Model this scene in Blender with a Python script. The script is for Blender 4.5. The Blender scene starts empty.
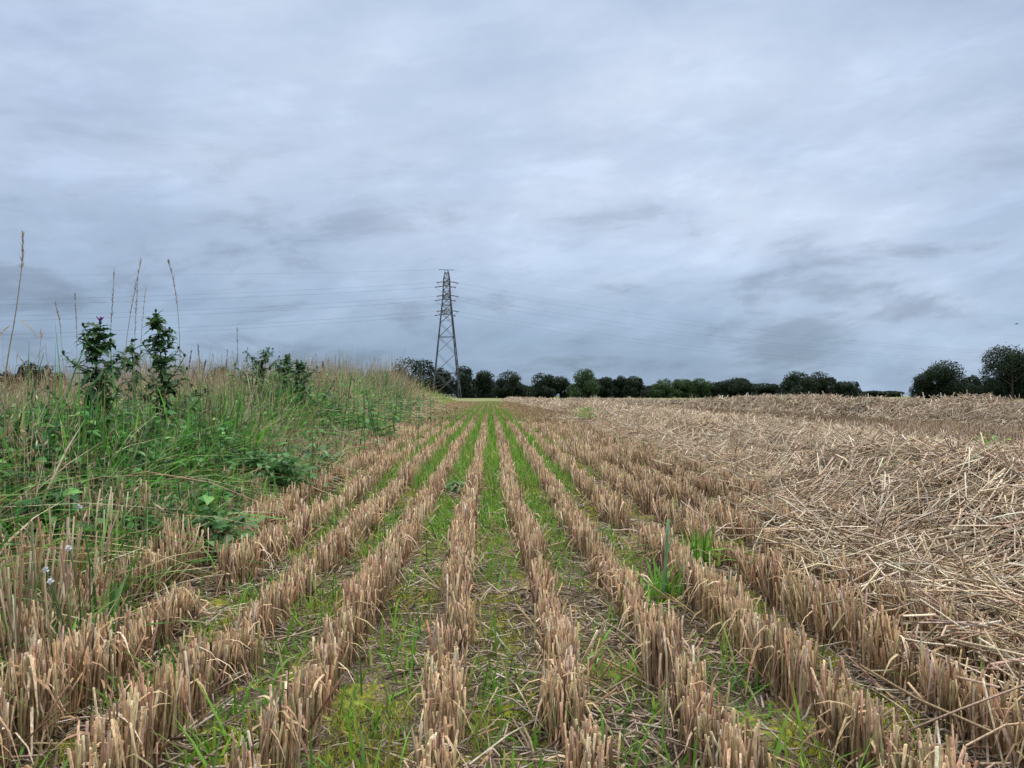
import bpy, math, numpy as np
from mathutils import Vector
R = np.random.default_rng(11)
PI = math.pi
sc = bpy.context.scene
COL = sc.collection
CAMH = 0.5            # camera height above the soil
F = 750.0             # focal length in pixels of the 1024 wide frame

# ------------------------------------------------------------------ helpers
def smooth(a, b, x):
    t = np.clip((np.asarray(x, float) - a) / (b - a), 0, 1)
    return t * t * (3 - 2 * t)

def vnoise(x, y, scale, seed=0):
    x = np.asarray(x, float) / scale; y = np.asarray(y, float) / scale
    xi = np.floor(x).astype(np.int64); yi = np.floor(y).astype(np.int64)
    fx = x - xi; fy = y - yi
    fx = fx * fx * (3 - 2 * fx); fy = fy * fy * (3 - 2 * fy)
    def h(a, b):
        n = (a * 374761393 + b * 668265263 + seed * 974711) & 0xffffffff
        n = ((n ^ (n >> 13)) * 1274126177) & 0xffffffff
        return ((n ^ (n >> 16)) & 0xffff) / 65535.0
    return (h(xi, yi) * (1 - fx) + h(xi + 1, yi) * fx) * (1 - fy) + (h(xi, yi + 1) * (1 - fx) + h(xi + 1, yi + 1) * fx) * fy

def fbm(x, y, scale, seed=0, o=3):
    s = 0; a = 1; n = 0
    for i in range(o):
        s = s + a * vnoise(x, y, scale / 2 ** i, seed + i * 7); n += a; a *= .5
    return s / n

def norm(v):
    return v / np.maximum(np.linalg.norm(v, axis=-1, keepdims=True), 1e-9)

class MB:
    """collects tubes, blades and polygons as arrays and links them as one mesh object"""
    def __init__(s): s.v = []; s.c = []; s.f = []; s.n = 0; s.mi = []
    def add(s, V, faces, C, mi=0):
        V = V.reshape(-1, 3); C = np.broadcast_to(C, (len(V), 3))
        s.v.append(V); s.c.append(C)
        for f in faces:
            s.f.append(f + s.n); s.mi.append(np.full(len(f), mi, np.int32))
        s.n += len(V)
    def tubes(s, P, Rr, m=4, C=(1, 1, 1), cap=True, mi=0):
        n, k = P.shape[:2]
        if n == 0: return
        Rr = np.broadcast_to(Rr, (n, k))
        t = norm(P[:, -1] - P[:, 0])
        ref = norm(R.normal(size=(n, 3)))
        u = norm(np.cross(t, ref)); w = np.cross(t, u)
        a = np.arange(m) * 2 * PI / m
        ring = np.cos(a)[None, :, None] * u[:, None] + np.sin(a)[None, :, None] * w[:, None]      # n m 3
        V = P[:, :, None] + Rr[:, :, None, None] * ring[:, None]
        idx = np.arange(n * k * m).reshape(n, k, m)
        nx = np.roll(idx, -1, axis=2)
        q = np.stack([idx[:, :-1], nx[:, :-1], nx[:, 1:], idx[:, 1:]], -1).reshape(-1, 4)
        fs = [q]
        if cap: fs.append(idx[:, -1].reshape(-1, m))
        C = np.asarray(C, float)
        if C.ndim == 2: C = np.repeat(C, k * m, axis=0)
        s.add(V, fs, C, mi)
    def blades(s, P, W, S, C=(1, 1, 1), fold=0.0, mi=0):
        """flat (or folded) strips: P n k 3, half widths n k, side vectors n 3"""
        n, k = P.shape[:2]
        if n == 0: return
        W = np.broadcast_to(W, (n, k))
        C = np.asarray(C, float)
        if fold:
            t = norm(P[:, -1] - P[:, 0]); up = norm(np.cross(S, t))
            off = S[:, None] * W[:, :, None]; lift = up[:, None] * (W * fold)[:, :, None]
            V = np.stack([P - off + lift, P, P + off + lift], 2)
            idx = np.arange(n * k * 3).reshape(n, k, 3)
            q = np.concatenate([np.stack([idx[:, :-1, j], idx[:, :-1, j + 1], idx[:, 1:, j + 1], idx[:, 1:, j]], -1).reshape(-1, 4) for j in (0, 1)])
            if C.ndim == 2: C = np.repeat(C, k * 3, axis=0)
        else:
            off = S[:, None] * W[:, :, None]
            V = np.stack([P - off, P + off], 2)
            idx = np.arange(n * k * 2).reshape(n, k, 2)
            q = np.stack([idx[:, :-1, 0], idx[:, :-1, 1], idx[:, 1:, 1], idx[:, 1:, 0]], -1).reshape(-1, 4)
            if C.ndim == 2: C = np.repeat(C, k * 2, axis=0)
        s.add(V, [q], C, mi)
    def build(s, name, mats, parent=None, smooth_=True):
        me = bpy.data.meshes.new(name)
        V = np.concatenate(s.v).astype(np.float32); C = np.concatenate(s.c)
        me.vertices.add(len(V)); me.vertices.foreach_set('co', V.ravel())
        tot = np.concatenate([np.full(len(f), f.shape[1], np.int32) for f in s.f])
        loops = np.concatenate([f.ravel() for f in s.f]).astype(np.int32)
        me.loops.add(len(loops)); me.loops.foreach_set('vertex_index', loops)
        st = np.concatenate([[0], np.cumsum(tot)[:-1]]).astype(np.int32)
        me.polygons.add(len(tot)); me.polygons.foreach_set('loop_start', st)
        if not isinstance(mats, (list, tuple)): mats = [mats]
        for m in mats: me.materials.append(m)
        me.polygons.foreach_set('material_index', np.concatenate(s.mi))
        me.polygons.foreach_set('use_smooth', np.full(len(tot), smooth_))
        at = me.attributes.new('Col', 'FLOAT_COLOR', 'POINT')
        at.data.foreach_set('color', np.concatenate([C, np.ones((len(C), 1))], 1).astype(np.float32).ravel())
        me.update(calc_edges=True); me.validate()
        o = bpy.data.objects.new(name, me); COL.objects.link(o)
        if parent is not None: o.parent = parent
        return o

def tag(o, label=None, cat=None, group=None, kind=None):
    if label: o['label'] = label
    if cat: o['category'] = cat
    if group: o['group'] = group
    if kind: o['kind'] = kind
    return o

def empty(name, loc, label, cat, group=None):
    o = bpy.data.objects.new(name, None); COL.objects.link(o)
    o.location = loc; o.empty_display_size = .1
    return tag(o, label, cat, group)

def pick(pal, n, jit=.12):
    """n colours drawn from a palette of (weight, rgb) with a little natural variation"""
    w = np.array([p[0] for p in pal], float); cs = np.array([p[1] for p in pal])
    c = cs[R.choice(len(pal), n, p=w / w.sum())]
    return np.clip(c * (1 + R.normal(0, jit, (n, 1))) * (1 + R.normal(0, jit * .25, (n, 3))), .005, .9)

# ------------------------------------------------------------------ materials
def mat(name):
    m = bpy.data.materials.new(name); m.use_nodes = True
    nt = m.node_tree; b = nt.nodes['Principled BSDF']
    return m, nt, nt.nodes, nt.links, b

def plant_mat(name, rough=.6, trans=0.0, spec=.3, grain=0.0, gscale=300):
    m, nt, N, L, b = mat(name)
    a = N.new('ShaderNodeAttribute'); a.attribute_name = 'Col'
    col = a.outputs['Color']
    if grain:
        g = N.new('ShaderNodeNewGeometry')
        mp = N.new('ShaderNodeMapping'); mp.inputs['Scale'].default_value = (1, 1, .25)
        L.new(g.outputs['Position'], mp.inputs['Vector'])
        nz = N.new('ShaderNodeTexNoise'); nz.inputs['Scale'].default_value = gscale; nz.inputs['Detail'].default_value = 2
        L.new(mp.outputs['Vector'], nz.inputs['Vector'])
        mr = N.new('ShaderNodeMapRange'); mr.inputs['From Min'].default_value = .3; mr.inputs['From Max'].default_value = .7
        mr.inputs['To Min'].default_value = 1 - grain; mr.inputs['To Max'].default_value = 1 + grain
        L.new(nz.outputs['Fac'], mr.inputs['Value'])
        mx = N.new('ShaderNodeVectorMath'); mx.operation = 'SCALE'
        L.new(col, mx.inputs[0]); L.new(mr.outputs['Result'], mx.inputs['Scale'])
        col = mx.outputs['Vector']
    L.new(col, b.inputs['Base Color'])
    b.inputs['Roughness'].default_value = rough
    b.inputs['Specular IOR Level'].default_value = spec
    if trans:
        t = N.new('ShaderNodeBsdfTranslucent'); L.new(col, t.inputs['Color'])
        ms = N.new('ShaderNodeMixShader'); ms.inputs[0].default_value = trans
        L.new(b.outputs[0], ms.inputs[1]); L.new(t.outputs[0], ms.inputs[2])
        L.new(ms.outputs[0], N['Material Output'].inputs['Surface'])
    return m

M_STRAW = plant_mat('dry straw', .62, .12, .25, .42, 420)
M_GRASS = plant_mat('green grass', .5, .42, .3, .12, 90)
M_LEAF = plant_mat('broad leaf', .5, .32, .3, .2, 120)
M_DEAD = plant_mat('dead grass', .7, .2, .2, .15, 120)
M_MOSS = plant_mat('moss', .85, .2, .1)
M_TREE = plant_mat('tree leaves', .6, .15, .2, .3, .9)
M_BARK = plant_mat('bark', .85, 0, .1, .3, 6)
M_STEEL = plant_mat('weathered galvanised steel', .55, 0, .4, .1, 2)
M_STEEL.node_tree.nodes['Principled BSDF'].inputs['Metallic'].default_value = .35
M_WIRE = plant_mat('aluminium cable', .5, 0, .4)
M_PETAL = plant_mat('petal', .6, .25, .2)

# ------------------------------------------------------------------ layout of the field
ROW0, ROWS = -.08, .19
def bnd(d):      # field edge of the wild verge
    return np.interp(d, [0, 1.2, 1.84, 2.5, 4.1, 6.9, 12.9, 42, 90], [-.74, -.80, -.97, -1.01, -1.05, -1.27, -1.62, -2.7, -3.6])
def verge_h(d):
    return np.interp(d, [0, 1, 3.4, 6, 9, 13, 19, 26, 34, 48, 70], [.40, .43, .46, .52, .64, .86, 1.12, 1.14, .84, .80, .3])
def sw1_left(d): return np.interp(d, [0, 1.2, 1.84, 3, 5, 8.5, 20, 40, 200], [.86, .96, 1.04, 1.17, 1.5, 1.85, 2.0, 1.6, 1.2])
def sw1(x, d):
    l = sw1_left(d) + .16 * (fbm(x, d, .9, 5) - .5) * 2
    u = x - l
    h = smooth(-.05, .6, u) * (1 - .85 * smooth(1.0, 2.4, u)) * (1 - smooth(2.4, 3.0, u))
    n = (fbm(x, d, 1.3, 21) - .5) * .22 + (fbm(x, d, .34, 22) - .5) * .10
    return np.maximum(h * (.20 + n * 1.15 + (fbm(x, d, .13, 23, 2) - .5) * .075) - .006 * (h < .02), -.03)
def sw2(x, d):
    l = 7.3 + .3 * (fbm(d, d * 0, 2.5, 8) - .5) * 2
    u = x - l
    h = smooth(0, .9, u) * (1 - smooth(2.2, 3.6, u))
    n = (fbm(x, d, 1.6, 31) - .5) * .26 + (fbm(x, d, .45, 32) - .5) * .12
    top = np.interp(d, [0, 10, 14, 18, 24, 30, 40, 90], [.17, .19, .29, .39, .40, .22, .15, .12])
    return np.maximum(h * (top + n * 1.3 + (fbm(x, d, .16, 33, 2) - .5) * .10) - .006 * (h < .02), -.03)
def ground(x, d):
    s = bnd(d) - x
    fade = np.exp(-np.abs(d) / 25)
    bank = .16 * smooth(.1, 1.2, s) * (1 - smooth(50, 90, d))
    z = bank + (fbm(x, d, 1.7, 3) - .5) * .03 * fade
    z = z + (fbm(x, d, .11, 4, 3) - .5) * .034 * np.exp(-np.abs(d) / 6)
    return z
def frustum(x, d, ml=1.1, mr=1.1):
    return (x > -(490 / F) * d - ml) & (x < (534 / F) * d + mr)

# ------------------------------------------------------------------ ground
def axis(dense, lo_far, hi_far, g):
    a = [dense[0]]
    step = dense[1] - dense[0]
    out = []
    x = dense[-1]; st = step
    while x < hi_far: st *= g; x += st; out.append(x)
    pre = []; x = dense[0]; st = step
    while x > lo_far: st *= g; x -= st; pre.append(x)
    return np.array(pre[::-1] + list(dense) + out)
gx = axis(np.arange(-1.5, 1.5, .022), -3500, 3500, 1.13)
gy = axis(np.arange(.6, 4.0, .022), -200, 4500, 1.06)
GX, GY = np.meshgrid(gx, gy)
gb = MB(); idx = np.arange(GX.size).reshape(GX.shape)
gb.add(np.stack([GX, GY, ground(GX, GY)], -1), [np.stack([idx[:-1, :-1], idx[:-1, 1:], idx[1:, 1:], idx[1:, :-1]], -1).reshape(-1, 4)], (.1, .08, .06))

m, nt, N, L, b = mat('field soil')
geo = N.new('ShaderNodeNewGeometry'); sep = N.new('ShaderNodeSeparateXYZ'); L.new(geo.outputs['Position'], sep.inputs[0])
def noise(scale, detail=4, rough=.6, vec=None, dist=0):
    n = N.new('ShaderNodeTexNoise'); n.inputs['Scale'].default_value = scale; n.inputs['Detail'].default_value = detail
    n.inputs['Roughness'].default_value = rough; n.inputs['Distortion'].default_value = dist
    L.new(vec or geo.outputs['Position'], n.inputs['Vector']); return n.outputs['Fac']
def ramp(fac, stops):
    r = N.new('ShaderNodeValToRGB'); L.new(fac, r.inputs[0]); e = r.color_ramp.elements
    while len(e) < len(stops): e.new(.5)
    for i, (p, c) in enumerate(stops): e[i].position = p; e[i].color = (*c, 1) if len(c) == 3 else c
    return r.outputs['Color']
def math2(op, a, b_):
    x = N.new('ShaderNodeMath'); x.operation = op
    for i, v in enumerate((a, b_)):
        if isinstance(v, float): x.inputs[i].default_value = v
        else: L.new(v, x.inputs[i])
    return x.outputs[0]
def mix(f, a, bb):
    x = N.new('ShaderNodeMix'); x.data_type = 'RGBA'; L.new(f, x.inputs['Factor']); L.new(a, x.inputs['A']); L.new(bb, x.inputs['B']); return x.outputs['Result']
def mrange(v, a, c, lo=0, hi=1):
    x = N.new('ShaderNodeMapRange'); x.inputs['From Min'].default_value = a; x.inputs['From Max'].default_value = c
    x.inputs['To Min'].default_value = lo; x.inputs['To Max'].default_value = hi; x.interpolation_type = 'SMOOTHSTEP'
    L.new(v, x.inputs['Value']); return x.outputs['Result']
soil = ramp(noise(38, 6, .7), [(.28, (.026, .019, .014)), (.5, (.066, .047, .033)), (.72, (.15, .112, .075))])
chaff = ramp(noise(95, 3, .6, None, 1.5), [(.45, (.30, .23, .15)), (.7, (.50, .41, .29))])
c1 = mix(mrange(noise(110, 5, .75, None, 2.5), .47, .60), soil, chaff)
moss = ramp(noise(55, 4), [(.35, (.13, .14, .022)), (.62, (.40, .38, .055))])
c2 = mix(mrange(math2('ADD', math2('MULTIPLY', noise(6.5, 5, .7), .6), math2('MULTIPLY', noise(75, 4, .7), .4)), .49, .58), c1, moss)
far_c = ramp(noise(.35, 6, .7), [(.3, (.12, .17, .045)), (.52, (.21, .215, .085)), (.75, (.34, .28, .17))])
c3 = mix(mrange(sep.outputs['Y'], 22, 48), c2, far_c)
L.new(c3, b.inputs['Base Color']); b.inputs['Roughness'].default_value = .9; b.inputs['Specular IOR Level'].default_value = .15
bp = N.new('ShaderNodeBump'); bp.inputs['Strength'].default_value = .7; bp.inputs['Distance'].default_value = .02
L.new(noise(60, 6, .7), bp.inputs['Height']); L.new(bp.outputs[0], b.inputs['Normal'])
tag(gb.build('ground', m), 'brown field soil with moss patches between the stubble rows', kind='structure')

# ------------------------------------------------------------------ stubble
STUB = [(5, (.47, .31, .165)), (4, (.56, .395, .225)), (3, (.38, .225, .125)), (2, (.66, .50, .34)), (1.8, (.22, .125, .07)), (.6, (.42, .34, .15))]
def stalks(mb, x, d, h, r, k, m, lean=.16, tone=1.0, blade=False):
    n = len(x)
    if n == 0: return
    z = ground(x, d) - .012
    a = R.uniform(0, 2 * PI, n); l = np.abs(R.normal(0, lean, n)); 
    fallen = R.random(n) < .05; l = np.where(fallen, R.uniform(.5, 1.3, n), l)
    dirv = np.stack([np.cos(a) * np.sin(l), np.sin(a) * np.sin(l), np.cos(l)], 1)
    b0 = np.stack([x, d, z], 1)
    ts = np.linspace(0, 1, k)
    P = b0[:, None] + dirv[:, None] * (h[:, None] * ts)[:, :, None]
    if k > 2:
        w = R.normal(0, .035, (n, 3)) * h[:, None]; w[:, 2] = 0
        P = P + w[:, None] * np.sin(ts * PI)[None, :, None]
    C = pick(STUB, n, .26) * tone * 1.06
    if blade:
        s = np.stack([np.ones(n), R.normal(0, .35, n), np.zeros(n)], 1); s = norm(s)
        mb.blades(P, r[:, None] * np.ones(k), s, C)
    else:
        tap = np.array([1.0, .95, 1.0, .92])[:k] if k <= 4 else 1
        mb.tubes(P, r[:, None] * tap * np.ones(k), m, C)

def row_points(x0, d0, d1, per_m, sig):
    n = int((d1 - d0) * per_m)
    nc = max(1, int((d1 - d0) * 26))
    cl = R.uniform(d0, d1, nc)                              # tillering plants along the drill
    cw = R.uniform(.55, 1.5, nc) * (fbm(cl, cl * 0 + x0 * 9, .35, 17) > .14)
    ci = R.choice(nc, n, p=cw / cw.sum())
    d = cl[ci] + R.normal(0, .016, n)
    wob = (fbm(d, d * 0 + x0 * 13, 1.2, 41) - .5) * .05
    off = R.normal(0, .008, nc)[ci]
    x = x0 + wob + off + R.normal(0, sig, n)
    return x, d

def covered(x, d):
    return np.maximum(sw1(x, d), sw2(x, d))

def fill_row(mb, x0):
    for (d0, d1, per, sig, k, m, rs, blade) in ((.72, 2.6, 900, .0100, 4, 5, .66, False), (2.6, 5.5, 560, .0115, 3, 3, .90, False), (5.5, 12, 260, .015, 2, 3, 1.4, False), (12, 24, 110, .018, 2, 3, 2.2, True), (24, 60, 40, .022, 2, 3, 3.6, True)):
        if x0 > 2.6 and d0 < 24: per *= .6
        if x0 > .6 and d0 < 5: per *= .85
        x, d = row_points(x0, d0, d1, per, sig)
        s = bnd(d) - x
        keep = frustum(x, d) & (s < .45) & (covered(x, d) < R.uniform(.03, .11, len(x)))
        keep &= ~((s > 0) & (R.random(len(x)) < .6 + .4 * smooth(0, .12, s) * smooth(1.2, 2.2, d)))
        x, d, s = x[keep], d[keep], s[keep]
        if len(x) == 0: continue
        h = .088 * (1 + .5 * (fbm(x, d, .25, 51) - .5) * 2) * np.clip(R.normal(1, .17, len(x)), .4, 1.55)
        h *= np.where(R.random(len(x)) < .10, R.uniform(.3, .75, len(x)), 1)
        h *= (1 + .50 * smooth(-.38, .10, s)) * (1 - .22 * smooth(9, 20, d))
        h += .012
        r = np.clip(R.normal(.0024, .0006, len(x)), .0012, .0042) * rs
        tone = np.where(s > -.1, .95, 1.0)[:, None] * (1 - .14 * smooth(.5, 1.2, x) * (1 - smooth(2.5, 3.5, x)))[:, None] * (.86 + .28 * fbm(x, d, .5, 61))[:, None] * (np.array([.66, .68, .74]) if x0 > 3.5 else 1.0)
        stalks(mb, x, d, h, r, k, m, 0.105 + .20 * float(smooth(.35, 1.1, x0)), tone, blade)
        # torn leaf sheaths curling off the nearer stalks
        if d0 < 5 and len(x) > 20:
            q = R.choice(len(x), len(x) // 5)
            n = len(q); a = R.uniform(0, 2 * PI, n); ln = R.uniform(.03, .09, n)
            ts = np.linspace(0, 1, 4)
            bx = np.stack([x[q], d[q], ground(x[q], d[q]) + h[q] * R.uniform(.3, .9, n)], 1)
            dv = np.stack([np.cos(a), np.sin(a), np.zeros(n)], 1)
            P = bx[:, None] + dv[:, None] * (ln[:, None] * ts * .8)[:, :, None]
            P[:, :, 2] += ln[:, None] * (R.uniform(.2, .8, n)[:, None] * ts - R.uniform(.5, 1.5, n)[:, None] * ts ** 2)
            S = np.stack([-np.sin(a), np.cos(a), R.normal(0, .3, n)], 1)
            mb.blades(P, R.uniform(.0008, .0024, n)[:, None] * np.array([1, 1, .8, .2]), norm(S), pick(STUB, n) * 1.05)

row_ids = list(range(-5, 6))
row_words = {-5: 'leftmost clear stubble row, its straw meeting the weedy verge', -4: 'stubble row beside the outermost row along the weedy verge',
    -3: 'stubble row third from the weedy verge with mossy soil on both sides', -2: 'stubble row two strips left of the narrow straight centre row',
    -1: 'stubble row just left of the narrow straight centre row', 0: 'narrow straight centre stubble row running almost plumb to the pylon trees',
    1: 'first stubble row right of the straight centre row', 2: 'stubble row passing just left of the tall green grass shoot',
    3: 'stubble row passing through the bright green grass tuft', 4: 'stubble row just right of the bright green grass tuft', 5: 'stubble row farthest right before the straw pile begins'}
for k in row_ids:
    mb = MB(); fill_row(mb, ROW0 + ROWS * k)
    tag(mb.build('stubble_row', M_STRAW), row_words[k], 'stubble row', 'rows of cut stubble in the field')
mb = MB()
for k in list(range(-14, -5)) + list(range(6, 190)):
    x0 = ROW0 + ROWS * k
    fill_row(mb, x0)
tag(mb.build('stubble', M_STRAW), 'merged brown cut stubble filling the field beyond the clear rows', kind='stuff')

# ------------------------------------------------------------------ straw litter, moss, young grass between the rows
LIT = [(4, (.40, .31, .22)), (3, (.48, .39, .28)), (3, (.27, .19, .13)), (2, (.17, .115, .08)), (1, (.55, .47, .36))]
mb = MB()
for (d0, d1, n, rs, k) in ((.75, 2.4, 24000, .85, 3), (2.4, 6, 22000, 1.4, 3), (6, 20, 14000, 2.6, 2)):
    d = d0 + (d1 - d0) * R.random(n) ** .9; x = R.uniform(-1.6, 1.0, n) * np.clip(d, 1.2, 3) + R.uniform(0, .25, n) * d
    keep = frustum(x, d, .3, .3) & (bnd(d) - x < .15) & (covered(x, d) < .06) & (fbm(x, d, .22, 71) > R.uniform(.25, .6, n)); x, d = x[keep], d[keep]; n = len(x)
    a = R.uniform(0, 2 * PI, n); ln = np.clip(R.gamma(2.2, .028, n), .015, .22) ; el = R.normal(.04, .16, n)
    c = np.stack([x, d, ground(x, d) + R.uniform(.002, .02, n)], 1)
    dv = np.stack([np.cos(a) * np.cos(el), np.sin(a) * np.cos(el), np.sin(el)], 1)
    ts = np.linspace(-.5, .5, k)
    P = c[:, None] + dv[:, None] * (ln[:, None] * ts)[:, :, None]
    if k > 2: P[:, 1, 2] += R.normal(.003, .006, n)
    mb.tubes(P, R.uniform(.0010, .0026, n)[:, None] * rs * np.ones(k), 3, pick(LIT, n, .18))
tag(mb.build('straw_litter', M_STRAW), 'short broken straw bits lying flat on the soil between rows', kind='stuff')

def row_gap(x):   # 0 on a row, 1 in the middle between rows
    u = (x - ROW0) / ROWS; u = u - np.floor(u); return 1 - np.abs(u - .5) * 2
mb = MB()
n = 170000; d = .8 + 6 * R.random(n) ** 1.6; x = R.uniform(-.62, .6, n) * d
keep = (bnd(d) - x < 0) & (covered(x, d) < .03) & (row_gap(x) > .38) & (fbm(x, d, .26, 81) > .545 + R.normal(0, .025, n)); x, d = x[keep], d[keep]; n = len(x)
a = R.uniform(0, 2 * PI, n); ln = R.uniform(.003, .009, n) * (.8 + d * .3)
c = np.stack([x, d, ground(x, d) + .004 + .014 * np.clip(fbm(x, d, .26, 81) - .545, 0, .12) / .12], 1)
dv = np.stack([np.cos(a) * .6, np.sin(a) * .6, np.ones(n)], 1)
P = c[:, None] + dv[:, None] * (ln[:, None] * np.array([0, 1]))[:, :, None]
mb.blades(P, R.uniform(.0006, .0013, n)[:, None] * (.7 + d * .5)[:, None] * np.array([1, .3]), np.stack([-np.sin(a), np.cos(a), np.zeros(n)], 1), pick([(3, (.30, .31, .04)), (2, (.42, .40, .06)), (2, (.15, .19, .03))], n, .2))
tag(mb.build('moss', M_MOSS), 'yellow-green moss patches on damp soil between the stubble', kind='stuff')

YG = [(4, (.13, .31, .03)), (3, (.20, .40, .04)), (2, (.08, .19, .028)), (1.4, (.30, .42, .06)), (1.4, (.36, .33, .10))]
mb = MB()
def grass(mb, x, d, ln, w, k, C, lean=.5, z0=0.0, droop=.5):
    n = len(x); a = R.uniform(0, 2 * PI, n); l = np.abs(R.normal(0, lean, n))
    ts = np.linspace(0, 1, k)
    hx = np.cos(a) * np.sin(l); hy = np.sin(a) * np.sin(l); hz = np.cos(l)
    dr = np.abs(R.normal(0, droop, n))
    P = np.empty((n, k, 3)); z = ground(x, d) - .005 + z0
    ext = ts[None] * (1 + .0 * ts[None])
    P[:, :, 0] = x[:, None] + ln[:, None] * (hx[:, None] * ext + (np.cos(a) * dr)[:, None] * ts ** 2 * .8)
    P[:, :, 1] = d[:, None] + ln[:, None] * (hy[:, None] * ext + (np.sin(a) * dr)[:, None] * ts ** 2 * .8)
    P[:, :, 2] = np.asarray(z)[:, None] + ln[:, None] * (hz[:, None] * ext - dr[:, None] * ts ** 2.4 * .55)
    prof = np.interp(ts, [0, .3, .7, 1], [.75, 1, .7, .08])
    tw = R.normal(0, .35, n)
    S = norm(np.stack([-np.sin(a) + tw * np.cos(a), np.cos(a) + tw * np.sin(a), R.normal(0, .3, n)], 1))
    mb.blades(P, np.asarray(w)[:, None] * prof, S, C, fold=.35 if k > 3 else 0)
for (d0, d1, n, k, rs) in ((.8, 2.6, 15000, 4, 1.0), (2.6, 7, 60000, 3, 1.3), (7, 24, 150000, 3, 2.8), (24, 60, 60000, 2, 6)):
    d = R.uniform(d0, d1, n); x = np.where(R.random(n) < .75, R.uniform(-.75, .5, n), R.uniform(-1.9, 1.4, n))
    strip = np.interp((x - ROW0) / ROWS, [-5, -4.5, -3.5, -2.5, -1.5, -.5, .5, 1.5, 2.5, 3.5, 5], [.35, .6, .75, .95, 1.0, .8, 1.0, .9, .65, .4, .2])
    far = np.interp(d, [.8, 2, 3, 4.5, 7, 16, 30, 60], [.34, .40, .62, .95, 1.15, 1.1, 1.1, 1.0])
    p = strip * far * (fbm(x, d, .42, 91) * 3.0 - .95) * 2.0
    keep = (row_gap(x) > .42) & (R.random(n) < p) & (bnd(d) - x < .1) & (covered(x, d) < .03) & frustum(x, d)
    x, d = x[keep], d[keep]; n = len(x)
    ln = np.clip(R.gamma(4, .014, n), .02, .14) * (1 + .3 * smooth(3, 8, d))
    grass(mb, x, d, ln, R.uniform(.0012, .0028, n) * rs, k, pick(YG, n, .2), .5)
tag(mb.build('young_grass', M_GRASS), 'bright green young grass growing in strips between the stubble rows', kind='stuff')

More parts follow.
